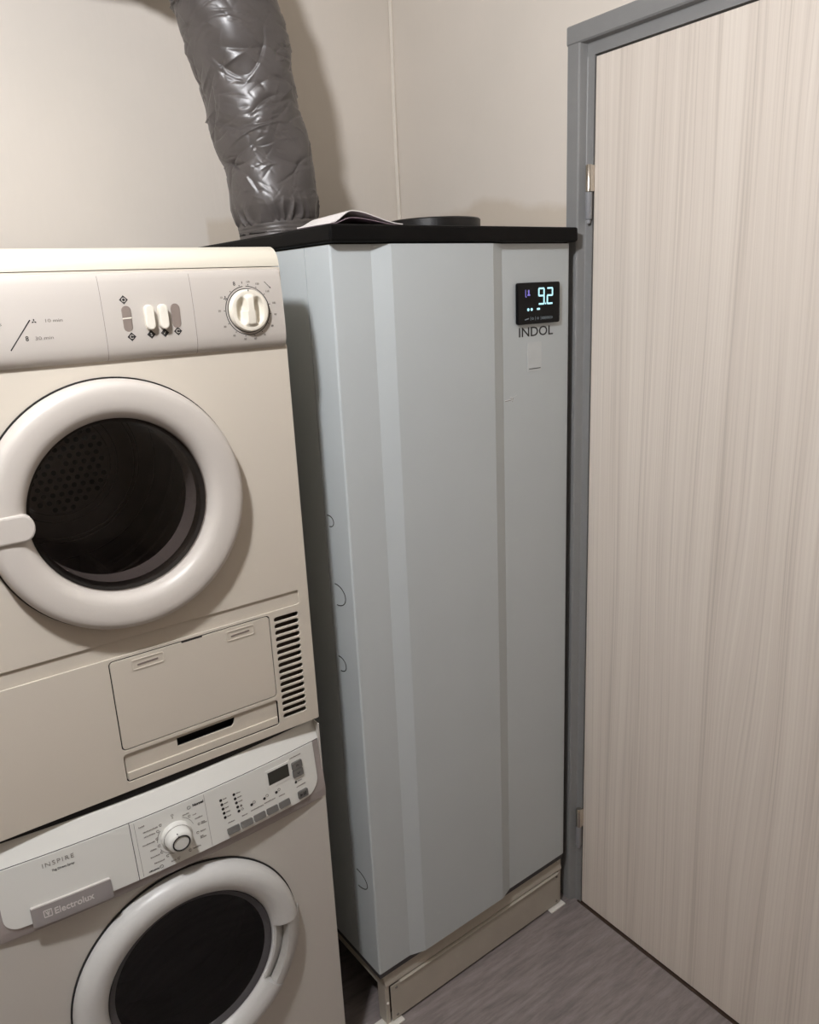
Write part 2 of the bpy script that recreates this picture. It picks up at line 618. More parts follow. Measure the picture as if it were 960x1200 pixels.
for (zt, zm, zb, hx) in ((1.8352, 1.7828, 1.7295, 1.3185), (0.2948, 0.2418, 0.1846, 1.3185)):
    hinge = obj('hinge', lathe_z([(0, zm - .0006), (0.0072, zm - .0006), (0.0072, zb + .002), (0.0064, zb), (0, zb)], hx, 1.1945, 24), 'frame_dk', door, smooth=True)
    obj('knuckle', lathe_z([(0, zt), (0.0062, zt), (0.0074, zt - .0015), (0.0074, zm + .0006), (0, zm + .0006)], hx, 1.1945, 24), 'chrome', hinge, smooth=True)
    obj('pin', lathe_z([(0, zb), (0.004, zb), (0.005, zb - .003), (0.004, zb - .008), (0, zb - .009)], hx, 1.1945, 20), 'frame_dk', hinge, smooth=True)
    obj('hinge_plate', bx(1.3175, 1.332, 1.1884, 1.1925, zm + .001, zt - .001), 'chrome', hinge)

# ------------------------------------------------------------------ heat pump cabinet
CO, CR = (0.73324, 1.20408), math.radians(2.11)
cab = thing('heat_pump_cabinet', 'tall pale grey heat pump cabinet with black lid standing beside the door', 'cabinet', (CO[0], CO[1], 0.150), CR)
U0, U1 = -0.037, 0.562
def sheet(profile, t):
    """folded sheet of thickness t following an open plan polyline"""
    P = [Vector(p) for p in profile]
    out = []
    for i, p in enumerate(P):
        d1 = (P[i] - P[i - 1]).normalized() if i else (P[1] - P[0]).normalized()
        d2 = (P[i + 1] - P[i]).normalized() if i < len(P) - 1 else d1
        n1, n2 = Vector((-d1.y, d1.x)), Vector((-d2.y, d2.x))
        n = (n1 + n2).normalized()
        out.append(p + n * t / max(0.3, n.dot(n1)))
    return [tuple(p) for p in P] + [tuple(p) for p in reversed(out)]
RB = 0.0035
front = [(U0, .0825), (U0, RB), (U0 + RB * .3, RB * .3), (U0 + RB, 0), (.047, 0), (.083, -.012), (.328, -.012), (.363, 0), (U1 - RB, 0), (U1 - RB * .3, RB * .3), (U1, RB), (U1, .0825)]
Z0c, Z1c = 0.152, 1.684
fp = obj('front_panel', extrude_z(sheet(front, 0.0015), Z0c, Z1c), 'cab', cab)
obj('side_panel', bx(U0, U0 + .0015, .0845, .648, Z0c, Z1c), 'cab', cab)
obj('side_panel', bx(U1 - .0015, U1, .0845, .648, Z0c, Z1c), 'cab', cab)
obj('inner_casing', bx(U0 + .003, U1 - .003, .004, .646, .1352, Z1c), 'gasket', cab)  # dark grey colour stands in for the shadow below the front sheet
cv = obj('lid', bx(-.0445, .5705, -.0165, .652, 1.6865, 1.7155), 'lid', cab, bevel=0.0045)
obj('lid_gasket', bx(-.033, .559, .003, .646, 1.6842, 1.6863), 'dark', cab)
# knock-outs pressed into the left side of the front sheet: half-round slots
def knock(off_c, zc, ry, rz, r=0.0010):
    pts = []
    for i in range(21):
        a = math.radians(100 + 170 * i / 20)
        pts.append((U0 - .0001, off_c + ry * math.cos(a), zc + rz * math.sin(a)))
    pts = [(U0 - .0001, pts[0][1] + .008, pts[0][2])] + pts
    obj('knock_out', tube(pts, r, 6), 'ink', fp)
knock(.068, 1.186, .016, .011)
knock(.062, 1.037, .033, .022)
knock(.066, .886, .021, .0155)
knock(.062, .372, .037, .021)
# control display
S0 = lambda x, z: 0.0
disp = obj('control_display', curve_mesh([rrect(.3995, .5245, 1.525, 1.608, .005)], -.0075, -.0002, .001), 'glassblack', cab)
SD = lambda x, z: -.0076
def digit(cx, zb, w, hgt, segs, t):
    x0, x1, z0, z1 = cx - w / 2, cx + w / 2, zb, zb + hgt
    zm = (z0 + z1) / 2 + .001
    D = {'a': (x0, z1, x1, z1), 'g': (x0, zm, x1, zm), 'd': (x0, z0, x1, z0), 'f': (x0, zm, x0, z1), 'b': (x1, zm, x1, z1), 'e': (x0, z0, x0, zm), 'c': (x1, z0, x1, zm)}
    return [seg(*D[s], t) for s in segs]
obj('numeral', decal(digit(.468, 1.5645, .0155, .031, 'abcdfg', .0034), SD), 'digit', disp)
obj('numeral', decal(digit(.4935, 1.5645, .0155, .031, 'abged', .0034), SD), 'digit', disp)
obj('decimal_point', decal([circ(.4805, 1.5645, .0018, 10)], SD), 'digit', disp)
obj('indicator', decal([circ(.429, 1.5545, .0030, 14)], SD), 'digit', disp)
obj('indicator', decal([circ(.439, 1.5545, .0030, 14)], SD), 'digit', disp)
obj('indicator', decal([rrect(.4545, .4635, 1.5528, 1.5566, .0017, 4)], SD), 'digit', disp)
ic = [seg(.4215, 1.580, .4215, 1.594, .0014), seg(.4215, 1.580, .4245, 1.580, .0014)]
ic += [seg(.4305, 1.5935, .4305, 1.587, .0036), seg(.427, 1.5835, .4345, 1.5835, .0026), seg(.4305, 1.587, .428, 1.582, .0018), seg(.4305, 1.587, .433, 1.582, .0018)]
obj('indicator', decal(ic, SD), 'violet', disp)
row = [seg(.419, 1.5345, .4305, 1.5365, .0022)]
for i, xx in enumerate((.436, .450, .4665, .480, .494)):
    row.append(seg(xx, 1.532, xx, 1.540, .0007))
for xx in (.442, .4575, .472, .476, .485, .489, .499):
    row += arc_segs(xx, 1.536, .0021, 0, 2 * PI, .0009, 8)
many(obj('icon_row', decal(row, SD), 'dimicon', disp))
obj('lettering', text_mesh('INDOL', .4065, 1.500, .0275, 'LEFT', y=-.0003, sx=1.235, surf=lambda x, z: -.0003, bold=.00012), 'ink', fp)
stk = obj('sticker', curve_mesh([rrect(.4335, .4755, 1.4265, 1.4875, .002)], -.0007, -.0001), 'sticker', fp)
obj('underline', decal([seg(.438, 1.4325, .4725, 1.4325, .0014)], lambda x, z: -.0008), 'ink', stk)
sc_ = [seg(.366, 1.3735, .384, 1.3745, .0018), seg(.382, 1.3795, .3895, 1.377, .0018), seg(.3885, 1.377, .387, 1.3705, .0012), seg(.386, 1.3705, .392, 1.373, .0008), seg(.392, 1.379, .402, 1.382, .0006)]
many(obj('scratch', decal(sc_, S0), 'scratch', fp))
many(obj('scratch', decal([[(x + .0012, z - .0012) for x, z in s] for s in sc_[:3]], S0, .0003), 'ink_soft', fp))

# the sheet-metal cabinet overhangs its base frame a little at the front
CS = 0.990
def shrink(o):
    for ch in o.children:
        ch.data.transform(Matrix.Scale(CS, 4))
        shrink(ch)
shrink(cab)
cab.location = (CO[0] * CS, CO[1] * CS, 1.603 + (0.150 - 1.603) * CS)
LID_DROP = 0.0011

# base frame of the cabinet
bf = thing('base_frame', 'low metal base frame with front plate under the pale grey cabinet', 'stand', (CO[0], CO[1], 0.004), CR)
Zf = 0.004
obj('top_rail', extrude_x([(-.001, .108), (-.003, .112), (.0065, .1495), (.05, .1495), (.05, .146), (.010, .146), (.004, .112), (.004, .108)], -.026, .551), 'steel', bf, bevel=.0006)
pl = obj('front_plate', bx(-.012, .545, -.002, .0005, Zf + .003, .1035), 'steel', bf, bevel=.0006)
obj('folded_lip', extrude_x([(-.006, .1035), (-.0065, .1045), (-.002, .1068), (.004, .1068), (.004, .1035)], .012, .535), 'steel', bf)
for x in (-.026, .541):
    obj('corner_post', bx(x, x + .011, .0008, .03, Zf, .146), 'steel', bf, bevel=.0008)
obj('side_plate', bx(-.0275, -.0262, .002, .635, .104, .1495), 'steel', bf, bevel=.0005)
obj('side_plate', bx(.5512, .5525, .002, .635, .104, .1495), 'steel', bf, bevel=.0005)
for x in (-.026, .525):
    obj('back_post', bx(x, x + .025, .605, .632, Zf, .146), 'steel', bf, bevel=.0008)
for x in (.003, .533):
    for z in (.016, .094):
        s = obj('screw', lathe_y([(0, -.0045), (.0022, -.0042), (.0034, -.003), (.0036, -.002)], x, z, 14), 'ink_soft', bf, smooth=True)
obj('screw', lathe_y([(0, -.0025), (.002, -.0022), (.003, -.001), (.0032, .0006)], -.0205, .062, 14), 'pad', bf, smooth=True)
def cabw(u, o, z):
    c, s = math.cos(CR), math.sin(CR)
    return (CO[0] + u * c - o * s, CO[1] + u * s + o * c, z)
def pad(u0, u1, o0, o1, label):
    bm = bx(u0, u1, o0, o1, 0.0004, 0.0038)
    me_o = obj('floor_pad', bm, 'pad', bevel=.0006)
    me_o.location = (CO[0], CO[1], 0)
    me_o.rotation_euler = (0, 0, CR)
    tag(me_o, label, 'pad', 'white pads under the base frame')
pad(-.052, .014, -.014, .022, 'small white pad on the floor under the base frame corner nearest the washing machine')
pad(.503, .556, -.014, .022, 'small white pad on the floor under the base frame corner nearest the door')

# things on the cabinet lid
bk = thing('booklet', 'thin white booklet with curled pages lying on the black cabinet lid', 'booklet', cabw(-.03, .0, 1.7155), CR + math.radians(3))
def pages(w, d, z0, arch, peak, t):
    """sheets arched across the width"""
    bm = bmesh.new()
    n, k = 28, 6
    rows = []
    for i in range(n + 1):
        x = w * i / n
        a = x / peak if x < peak else 1 - (x - peak) / (w - peak)
        hz = arch * (a * a * (3 - 2 * a))
        rows.append([(x, d * j / k, z0 + hz * (1 - .25 * j / k)) for j in range(k + 1)])
    top = [[bm.verts.new((x, y, z + t)) for x, y, z in r] for r in rows]
    bot = [[bm.verts.new(q) for q in r] for r in rows]
    for i in range(n):
        for j in range(k):
            bm.faces.new((top[i][j], top[i + 1][j], top[i + 1][j + 1], top[i][j + 1]))
            bm.faces.new((bot[i][j], bot[i][j + 1], bot[i + 1][j + 1], bot[i + 1][j]))
        bm.faces.new((top[i][0], bot[i][0], bot[i + 1][0], top[i + 1][0]))
        bm.faces.new((top[i][k], top[i + 1][k], bot[i + 1][k], bot[i][k]))
    for j in range(k):
        bm.faces.new((top[0][j], top[0][j + 1], bot[0][j + 1], bot[0][j]))
        bm.faces.new((top[n][j], bot[n][j], bot[n][j + 1], top[n][j + 1]))
    return bm
zb = 1.7155
obj('back_cover', pages(.158, .105, zb + .0002, .0005, .05, .0008), 'paper_in', bk, smooth=True)
obj('page', pages(.156, .104, zb + .0014, .011, .045, .0014), 'paper_in', bk, smooth=True)
obj('front_cover', pages(.157, .105, zb + .0034, .020, .045, .0016), 'paper', bk, smooth=True)
cap = obj('port_cap', lathe_z([(0, 1.744), (.080, 1.7445), (.088, 1.7475), (.098, 1.7475), (.1005, 1.745), (.1005, 1.722), (.106, 1.7205), (.106, 1.7158), (0, 1.7158)], 0, 0, 64), 'black', smooth=True)
cap.data.transform(Matrix.Translation((0, 0, -1.7155)))
cap.location = (1.092, 1.43, 1.7155 - LID_DROP)
bk.location.z -= LID_DROP
tag(cap, 'round black cap on the cabinet lid near the wall corner', 'cap')

# ------------------------------------------------------------------ ventilation duct
duct = thing('ventilation_duct', 'wrinkled dark grey plastic duct rising from the black cabinet lid', 'duct', (.822, 1.63, 1.7155))
duct.location = (0, 0, 1.7155)
ctl = [(.822, 1.63, 1.7168), (.8215, 1.63, 1.735), (.819, 1.63, 1.765), (.811, 1.63, 1.84), (.805, 1.63, 1.90), (.786, 1.63, 1.987), (.765, 1.63, 2.071), (.754, 1.63, 2.137), (.738, 1.632, 2.20), (.69, 1.636, 2.27), (.60, 1.64, 2.315), (.48, 1.645, 2.33), (.25, 1.65, 2.335), (-.1, 1.65, 2.335), (-.6, 1.65, 2.335), (-1.4, 1.65, 2.335), (-2.299, 1.65, 2.335)]
def catmull(P, step):
    P = [Vector(p) for p in P]
    out = []
    for i in range(len(P) - 1):
        p0, p1, p2, p3 = P[max(i - 1, 0)], P[i], P[i + 1], P[min(i + 2, len(P) - 1)]
        n = max(2, int((p2 - p1).length / step))
        for k in range(n):
            t = k / n
            out.append(0.5 * ((2 * p1) + (-p0 + p2) * t + (2 * p0 - 5 * p1 + 4 * p2 - p3) * t * t + (-p0 + 3 * p1 - 3 * p2 + p3) * t ** 3))
    out.append(P[-1])
    return out
import numpy as np
def sstep(a, b, x):
    t = min(1, max(0, (x - a) / (b - a)))
    return t * t * (3 - 2 * t)
def frames(path):
    """arc length and moving frame along a path; theta = 0 looks towards -Y"""
    out, s, a = [], 0.0, Vector((0, -1, 0))
    for i, p in enumerate(path):
        if i:
            s += (p - path[i - 1]).length
        d = (path[min(i + 1, len(path) - 1)] - path[max(i - 1, 0)]).normalized()
        if s < .02:
            d = Vector((0, 0, 1))
        a = (a - d * a.dot(d)).normalized()
        out.append((s, p.copy(), a.copy(), d.cross(a)))
    return out
def skin(fr, R, name, m, parent):
    """R[i][k] = radius of ring i at angle k"""
    SEG = R.shape[1]
    th = np.arange(SEG) * 2 * PI / SEG
    ca, sa = np.cos(th)[:, None], np.sin(th)[:, None]
    V = []
    for (s, p, a, b), r in zip(fr, R):
        V.append(np.array(p)[None] + (ca * np.array(a)[None] + sa * np.array(b)[None]) * r[:, None])
    V = np.concatenate(V)
    F = []
    for i in range(len(fr) - 1):
        o0, o1 = i * SEG, (i + 1) * SEG
        F += [(o0 + k, o0 + (k + 1) % SEG, o1 + (k + 1) % SEG, o1 + k) for k in range(SEG)]
    me = bpy.data.meshes.new(name)
    me.from_pydata(V.tolist(), [], F)
    o = obj(name, me, m, parent)
    me.polygons.foreach_set('use_smooth', [True] * len(me.polygons))
    return o
fr_all = frames(catmull(ctl, 0.0016))
SEG = 300
fr_s = [q for q in fr_all if .036 <= q[0] <= .80]
S = np.array([q[0] for q in fr_s])[:, None]
TH = (np.arange(SEG) * 2 * PI / SEG)[None, :]
rng = np.random.default_rng(11)
Dp = np.zeros((len(fr_s), SEG))
# soft bulges of the padding under the plastic
for _ in range(26):
    k, ph, fs, ps = rng.integers(1, 5), rng.uniform(0, 6.28), rng.uniform(8, 40), rng.uniform(0, 6.28)
    Dp += .0011 * np.sin(k * TH + ph) * np.sin(fs * S + ps)
# creased folds: sharp ridge or valley lines, mostly running round the duct, a few slanting
RR = .1
for n in range(900):
    big = n < 170
    sc, tc_ = rng.uniform(.06, .80), rng.uniform(-PI / 2 - .6, PI / 2 + .6) if n % 5 else rng.uniform(0, 2 * PI)
    ang = rng.normal(0, .42) if rng.random() < .7 else rng.choice([-1, 1]) * rng.uniform(.6, 1.2)
    L = rng.uniform(.03, .085) if big else rng.uniform(.01, .035)
    w = rng.uniform(.004, .012) if big else rng.uniform(.002, .0055)
    A = rng.choice([-1.0, -1.0, 1.0]) * (rng.uniform(.0025, .0065) if big else rng.uniform(.0008, .0022))
    dx = ((TH - tc_ + PI) % (2 * PI) - PI) * RR
    dz = S - sc
    bend = rng.uniform(-8, 8)
    al = dx * math.cos(ang) + dz * math.sin(ang)
    pe = -dx * math.sin(ang) + dz * math.cos(ang) + bend * al * al
    tap = np.clip(1 - np.abs(al / L), 0, 1)
    side = np.where(pe > 0, w, w * rng.uniform(.2, .5))
    Dp += A * tap * np.exp(-np.abs(pe) / side)
fade = np.clip((S - .055) / .05, 0, 1)
Dp *= fade
# gathered pleats above the tape
gather = np.clip(1 - (S - .048) / .045, 0, 1) * np.clip((S - .036) / .014, 0, 1)
wob = np.sin(TH * 3 + 1) * 1.4 + np.sin(TH * 7 + S * 60) * .7
Dp += .0055 * gather * (1 - 2 * np.abs(np.sin((TH * 13 + wob))) ** .7) * (.6 + .4 * np.sin(TH * 5 + 2))
base = .0845 + .0105 * np.clip((S - .040) / .040, 0, 1) ** .6 + .006 * np.clip((S - .15) / .25, 0, 1)
skin(fr_s, base + Dp, 'sleeve', 'duct', duct)
fr_h = [q for i, q in enumerate(fr_all) if q[0] >= .79 and i % 6 == 0]
Sh = np.array([q[0] for q in fr_h])[:, None]
T2 = (np.arange(64) * 2 * PI / 64)[None, :]
Rh = .1 + .003 * np.sin(2 * T2 + Sh * 20) * np.sin(Sh * 37) + .003 * np.sin(3 * T2 + 1) * np.sin(Sh * 61 + 1)
skin(fr_h, Rh, 'sleeve', 'duct', duct)
fr_b = [q for q in fr_all if q[0] <= .047]
Sb = np.array([q[0] for q in fr_b])[:, None]
T3 = (np.arange(96) * 2 * PI / 96)[None, :]
Rb_ = .0858 + .0003 * np.sin(Sb * 700 + np.sin(T3 * 3)) + .0005 * np.sin(T3 * 4 + Sb * 80) + .0003 * np.sin(T3 * 11 + Sb * 300) + .0012 * np.clip((.012 - Sb) / .012, 0, 1)
skin(fr_b, Rb_, 'tape_band', 'tape', duct)
duct.location = (.822, 1.63, 1.7155 - LID_DROP)
for ch in duct.children:
    ch.data.transform(Matrix.Translation((-.822, -1.63, 0)))

# ------------------------------------------------------------------ tumble dryer
AO, AR = (0.58647, 1.17139), math.radians(0.583)
DZ0 = 0.849
dr = thing('tumble_dryer', 'ivory tumble dryer stacked on top of the washing machine', 'dryer', (AO[0], AO[1], DZ0), AR)
W0, W1 = -.596, 0.0
DCX, DCZ = -.296, 1.316
bm = bmesh.new()
box(bm, W0, W0 + .002, .003, .575, DZ0, 1.649)
box(bm, W1 - .002, W1, .003, .575, DZ0, 1.649)
box(bm, W0 + .002, W1 - .002, .573, .575, DZ0, 1.649)
box(bm, W0 + .002, W1 - .002, .003, .573, DZ0, DZ0 + .002)
box(bm, W0 + .002, W1 - .002, .003, .573, 1.645, 1.649)
obj('body', bm, 'ivory', dr)
holes = [circ(DCX, DCZ, .150, 96)]
holes.append(rrect(-.585, -.0195, 1.0815, 1.1075, .004))
holes.append(rrect(-.3505, -.0785, .9215, 1.0765, .007))
holes.append(rrect(-.3505, -.0785, .8645, .9145, .006))
SL = [1.0645 - i * (1.0645 - .8775) / 15 for i in range(16)]
for z in SL:
    holes.append(rrect(-.0705, -.0235, z - .0041, z + .0041, .004, 5))
fr_ = obj('front_panel', curve_mesh([rrect(W0, W1, DZ0, 1.5285, .003)] + holes, 0.0, .003, .0006), 'ivory', dr)
obj('recessed_band', bx(-.588, -.016, .0034, .0052, 1.079, 1.110), 'ivory_pl', dr)
obj('vent_fins', bx(-.078, -.016, .03, .034, .86, 1.078), 'filter', dr)
# condenser flap
fl = obj('condenser_flap', curve_mesh([rrect(-.3488, -.0802, .9233, 1.0748, .006)], -.0004, .0028, .0005), 'ivory_pl', dr)
obj('flap_backing', bx(-.357, -.074, .0048, .0058, .9165, 1.078), 'dark', dr)
obj('notch', bx(-.235, -.200, -.0006, .001, 1.0735, 1.0762), 'ink', fl)
for hx in (-.291, -.134):
    hk = obj('finger_catch', curve_mesh([rrect(hx - .0255, hx + .0255, 1.0515, 1.0695, .003), rrect(hx - .0235, hx + .0235, 1.0535, 1.0675, .002)], -.0014, -.0003, .0003), 'ivory_pl', fl)
    obj('catch_slot', decal([seg(hx - .017, 1.0595, hx + .016, 1.0605, .0028)], lambda x, z: -.0006), 'btnd', hk)
# filter tray
tr_hole = [(-.2625, .8935), (-.166, .8935), (-.162, .8975), (-.160, .9085), (-.2625, .9085)]
ty = obj('filter_tray', curve_mesh([rrect(-.3490, -.0800, .8660, .9130, .005), tr_hole], .004, .007, .0005), 'ivory_pl', dr)
obj('tray_lip', bx(-.3475, -.0815, .0006, .0045, .8668, .8808), 'ivory_pl', ty, bevel=.001)
obj('slot_cavity', bx(-.285, -.14, .022, .024, .882, .916), 'dark', ty)
obj('tray_backing', curve_mesh([rrect(-.357, -.072, .8605, .9185, .003), tr_hole], .0082, .0095), 'dark', dr)
# lid
lp = [(.0035, 1.6502)]
for i in range(9):
    a = math.radians(90 * i / 8)
    lp.append((.0335 - .030 * math.cos(a), 1.6525 + .0285 * math.sin(a)))
lp += [(.58, 1.684), (.58, 1.6502)]
obj('lid', extrude_x(lp, W0 + .0005, W1 - .0005), 'cream', dr, smooth=True)
# control panel
PP = [(.004, 1.6465), (-.0005, 1.6455), (-.0035, 1.642), (-.006, 1.634), (-.0085, 1.615), (-.0105, 1.59), (-.0115, 1.565), (-.0115, 1.548), (-.0100, 1.538), (-.0065, 1.530), (-.0015, 1.5265), (.0025, 1.526)]
def yp(x, z):
    for (y1, z1), (y0, z0) in zip(PP, PP[1:]):
        if z0 <= z <= z1:
            return y0 + (y1 - y0) * (z - z0) / (z1 - z0)
    return -.0005
pp = obj('control_panel', extrude_x(PP + [(.0026, 1.6465)], W0 + .004, W1 - .0055), 'panelw', dr, smooth=True)
for u in (-.2845, -.1535):
    obj('panel_joint', decal([[(u - .0003, z0), (u + .0003, z0), (u + .0003, z1), (u - .0003, z1)] for (_, z1), (_, z0) in zip(PP[2:], PP[3:-1])], yp, .0001), 'ink_soft', pp)
# rotary dial
KX, KZ = -.0672, 1.585
ky = yp(0, KZ)
kb = obj('dial', lathe_y([(.0318, ky + .002), (.0315, ky - .006), (.0300, ky - .0090), (.0262, ky - .0098), (.0252, ky - .0095), (.0245, ky), (0, ky)], KX, KZ, 64), 'knobw', dr, smooth=True)
bm = bmesh.new()
NR, NA = 22, 72
rows = []
for i in range(NR + 1):
    r = .0252 * i / NR
    row = []
    for k in range(NA):
        a = 2 * PI * k / NA
        x, z = r * math.cos(a), r * math.sin(a)
        e = sstep(.0, .25, 1 - r / .0252)
        bar = 1 - sstep(.0042, .0095, abs(x) * (1 - .25 * (z < 0)))
        hollow = sstep(.2, .9, math.sqrt(max(0, 1 - (abs(x) - .0125) ** 2 / .0105 ** 2 - z ** 2 / .021 ** 2)) if (1 - (abs(x) - .0125) ** 2 / .0105 ** 2 - z ** 2 / .021 ** 2) > 0 else 0)
        hgt = .005 * bar * (1 - .35 * (z / .0252) ** 2) * e - .0085 * hollow * (1 - bar)
        row.append(bm.verts.new((KX + x, ky - .0094 - hgt, KZ + z)))
    rows.append(row)
for i in range(NR):
    for k in range(NA):
        bm.faces.new((rows[i][k], rows[i + 1][k], rows[i + 1][(k + 1) % NA], rows[i][(k + 1) % NA]))
bmesh.ops.remove_doubles(bm, verts=bm.verts, dist=1e-6)
obj('grip', bm, 'knobw', kb, smooth=True)
obj('pointer', decal([seg(KX - .001, KZ + .0285, KX - .001, KZ + .031, .0012)], lambda x, z: ky - .0096), 'ink', kb)
obj('dial_gap', decal(arc_segs(KX, KZ, .0326, 0, 2 * PI, .0012, 64), yp), 'ink', pp)
obj('dial_ring', decal(arc_segs(KX, KZ, .0362, math.radians(96), math.radians(448), .0011, 72), yp), 'ink', pp)
nums = [(82, '130'), (62, '120'), (37, '110'), (12, '100'), (-10, '90'), (-33, '80'), (-58, '70'), (-79, '60'), (-102, '50'), (-127, '40'), (-152, '30'), (178, '20'), (153, '10')]
dots = []
for a, s in nums:
    t = math.radians(a)
    dots.append(circ(KX + .0385 * math.cos(t), KZ + .0385 * math.sin(t), .0008, 8))
    rr = .0425 + .004 * abs(math.cos(t))
    obj('lettering', text_mesh(s, KX + rr * math.cos(t), KZ + rr * math.sin(t) - .0015, .0044, 'CENTER', surf=lambda x, z: yp(x, z) - .0003), 'ink_soft', pp)
for a in (104, 131):
    t = math.radians(a)
    dots.append(circ(KX + .0385 * math.cos(t), KZ + .0385 * math.sin(t), .0008, 8))
dots.append(seg(KX - .004, KZ + .040, KX - .004, KZ + .0435, .0009))
dots += [seg(KX + .0335, KZ + .042, KX + .043, KZ + .032, .0007), [(KX + .0432, KZ + .0318), (KX + .0405, KZ + .0328), (KX + .0422, KZ + .0345)]]
many(obj('dial_mark', decal(dots, yp), 'ink', pp))
fan = []
def fan_icon(cx, cz, r):
    out = []
    for k in range(3):
        t = math.radians(90 + 120 * k)
        c = (cx + r * .55 * math.cos(t), cz + r * .55 * math.sin(t))
        out.append([(c[0] + r * .45 * math.cos(t) * math.cos(q) - r * .25 * math.sin(t) * math.sin(q), c[1] + r * .45 * math.sin(t) * math.cos(q) + r * .25 * math.cos(t) * math.sin(q)) for q in [2 * PI * i / 8 for i in range(8)]])
    return out
def heat_icon(cx, cz, r):
    return arc_segs(cx, cz + r * .5, r * .5, 0, 2 * PI, r * .35, 10) + arc_segs(cx, cz - r * .5, r * .5, 0, 2 * PI, r * .35, 10)
icons = [fan_icon(KX - .0345, KZ + .020, .0032), heat_icon(KX - .017, KZ + .0405, .0026), fan_icon(-.3745, 1.5865, .0033), heat_icon(-.3865, 1.565, .0028)]
icons += [[seg(-.3792, 1.5886, -.4085, 1.5508, .0015)]]
for q in icons:
    obj('printed_symbol', decal(q, yp), 'ink', pp)
for s, u, z in (('10 min', -.362, 1.5845), ('30 min', -.377, 1.5625), ('ms', -.4235, 1.583)):
    obj('lettering', text_mesh(s, u, z, .0062, 'LEFT', surf=lambda x, z: yp(x, z) - .0003, sx=1.4), 'ink_soft', pp)
# push buttons and their diamond signs
def pill(u, z, w, hh):
    return rrect(u - w / 2, u + w / 2, z - hh / 2, z + hh / 2, w / 2 - .0001, 8)
for u, kind in ((-.2525, 'rocker'), (-.2220, 'out'), (-.2020, 'out'), (-.1818, 'in')):
    yz = yp(0, 1.583)
    if kind == 'out':
        obj('push_button', curve_mesh([pill(u, 1.5835, .0132, .0345)], yz - .0095, yz + .001, .0016), 'btnw', dr, smooth=True)
    elif kind == 'in':
        obj('push_button', curve_mesh([pill(u, 1.5835, .0132, .0345)], yz - .0011, yz + .001, .0003), 'btnd', dr)
    else:
        rk = obj('push_button', curve_mesh([pill(u, 1.583, .0128, .0355)], yz - .0011, yz + .001, .0003), 'btnd', dr)
        obj('divider', decal([seg(u - .0064, 1.5835, u + .0064, 1.5842, .0017)], lambda x, z: yz - .0012), 'btnw', rk)
dia, wht = [], []
for u, z in ((-.2535, 1.609), (-.2495, 1.558), (-.2213, 1.5595), (-.2013, 1.5605), (-.1815, 1.5615)):
    r = .0062
    dia.append([(u - r, z), (u, z - r), (u + r, z), (u, z + r)])
for q in dia:
    obj('diamond_sign', decal([q], yp), 'ink', pp)
y2 = lambda x, z: yp(x, z) - .0005
wht += arc_segs(-.2535, 1.609, .0026, 0, 2 * PI, .0009, 12) + arc_segs(-.2495, 1.558, .0024, .4, 5.6, .0009, 10) + arc_segs(-.1815, 1.5615, .0024, .4, 5.6, .0009, 10)
wht += [seg(-.2030, 1.5585, -.1998, 1.5628, .0008)]
many(obj('diamond_mark', decal(wht, y2, .0003), 'panelw', pp))
obj('lettering', text_mesh('S', -.2213, 1.5572, .0062, 'CENTER', surf=lambda x, z: yp(x, z) - .0007), 'panelw', pp)
# door: ring, glass, handle tongue
ringp = [(.1300, .004), (.1308, -.010), (.1325, -.0165), (.1365, -.0225), (.142, -.0268), (.149, -.0290), (.158, -.0300), (.168, -.0303), (.1755, -.0295), (.1810, -.0268), (.1845, -.0215), (.1862, -.014), (.1868, -.0045), (.183, -.0035), (.16, -.003), (.16, .004)]
dd = obj('door', lathe_y(ringp, DCX, DCZ, 128), 'ringw', dr, smooth=True)
obj('door_seal', lathe_y([(.1800, -.0042), (.1890, -.0042), (.1890, -.0003), (.1800, -.0003)], DCX, DCZ, 96), 'black', dd)
glp = [(.1306, -.006), (.126, -.0085), (.110, -.0112), (.08, -.0135), (.04, -.0148), (0, -.0152)]
obj('door_glass', lathe_y(glp, DCX, DCZ, 96), 'glass_d', dd, smooth=True)
def tongue(x0, x1, z0, z1, r):
    pts = [(x0, z0)]
    cz, hh = (z0 + z1) / 2, (z1 - z0) / 2
    for i in range(13):
        a = math.radians(-90 + 180 * i / 12)
        pts.append((x1 - hh * .8 + hh * .8 * math.cos(a), cz + hh * math.sin(a)))
    pts.append((x0, z1))
    return pts
obj('door_handle', curve_mesh([tongue(-.500, -.4205, 1.2985, 1.3365, .015)], -.0345, -.0145, .003), 'ringw', dd, smooth=True)
# drum behind the glass
obj('drum_collar', lathe_y([(.1295, .0015), (.1292, .006), (.1265, .030), (.1225, .064), (.1245, .066), (.150, .064), (.150, .006)], DCX, DCZ, 96), 'drumlip', dr, smooth=True)
dpf = []
yy = .062
for i in range(6):
    dpf += [(.225, yy), (.225, yy + .048), (.2215, yy + .051), (.2215, yy + .054), (.225, yy + .057)]
    yy += .057
dpf = [(.1505, .064), (.20, .060)] + dpf + [(.22, .4085), (0, .409)]
dm = obj('drum', lathe_y(dpf, DCX, DCZ, 96), 'drum', dr, smooth=True)
obj('glint_rim', lathe_y([(.1296, -.002), (.1285, .002), (.1235, .010), (.1215, .016), (.1235, .018), (.1292, .012)], DCX, DCZ, 96), 'chrome', dr, smooth=True)  # chrome ring added at the glass edge to catch a highlight
for q in (.098, .112, .145, .153, .186):
    obj('pressed_ring', lathe_y([(q - .0012, .409), (q - .0006, .4070), (q + .0006, .4070), (q + .0012, .409)], DCX, DCZ, 96), 'drumlip', dm, smooth=True)
hp_ = []
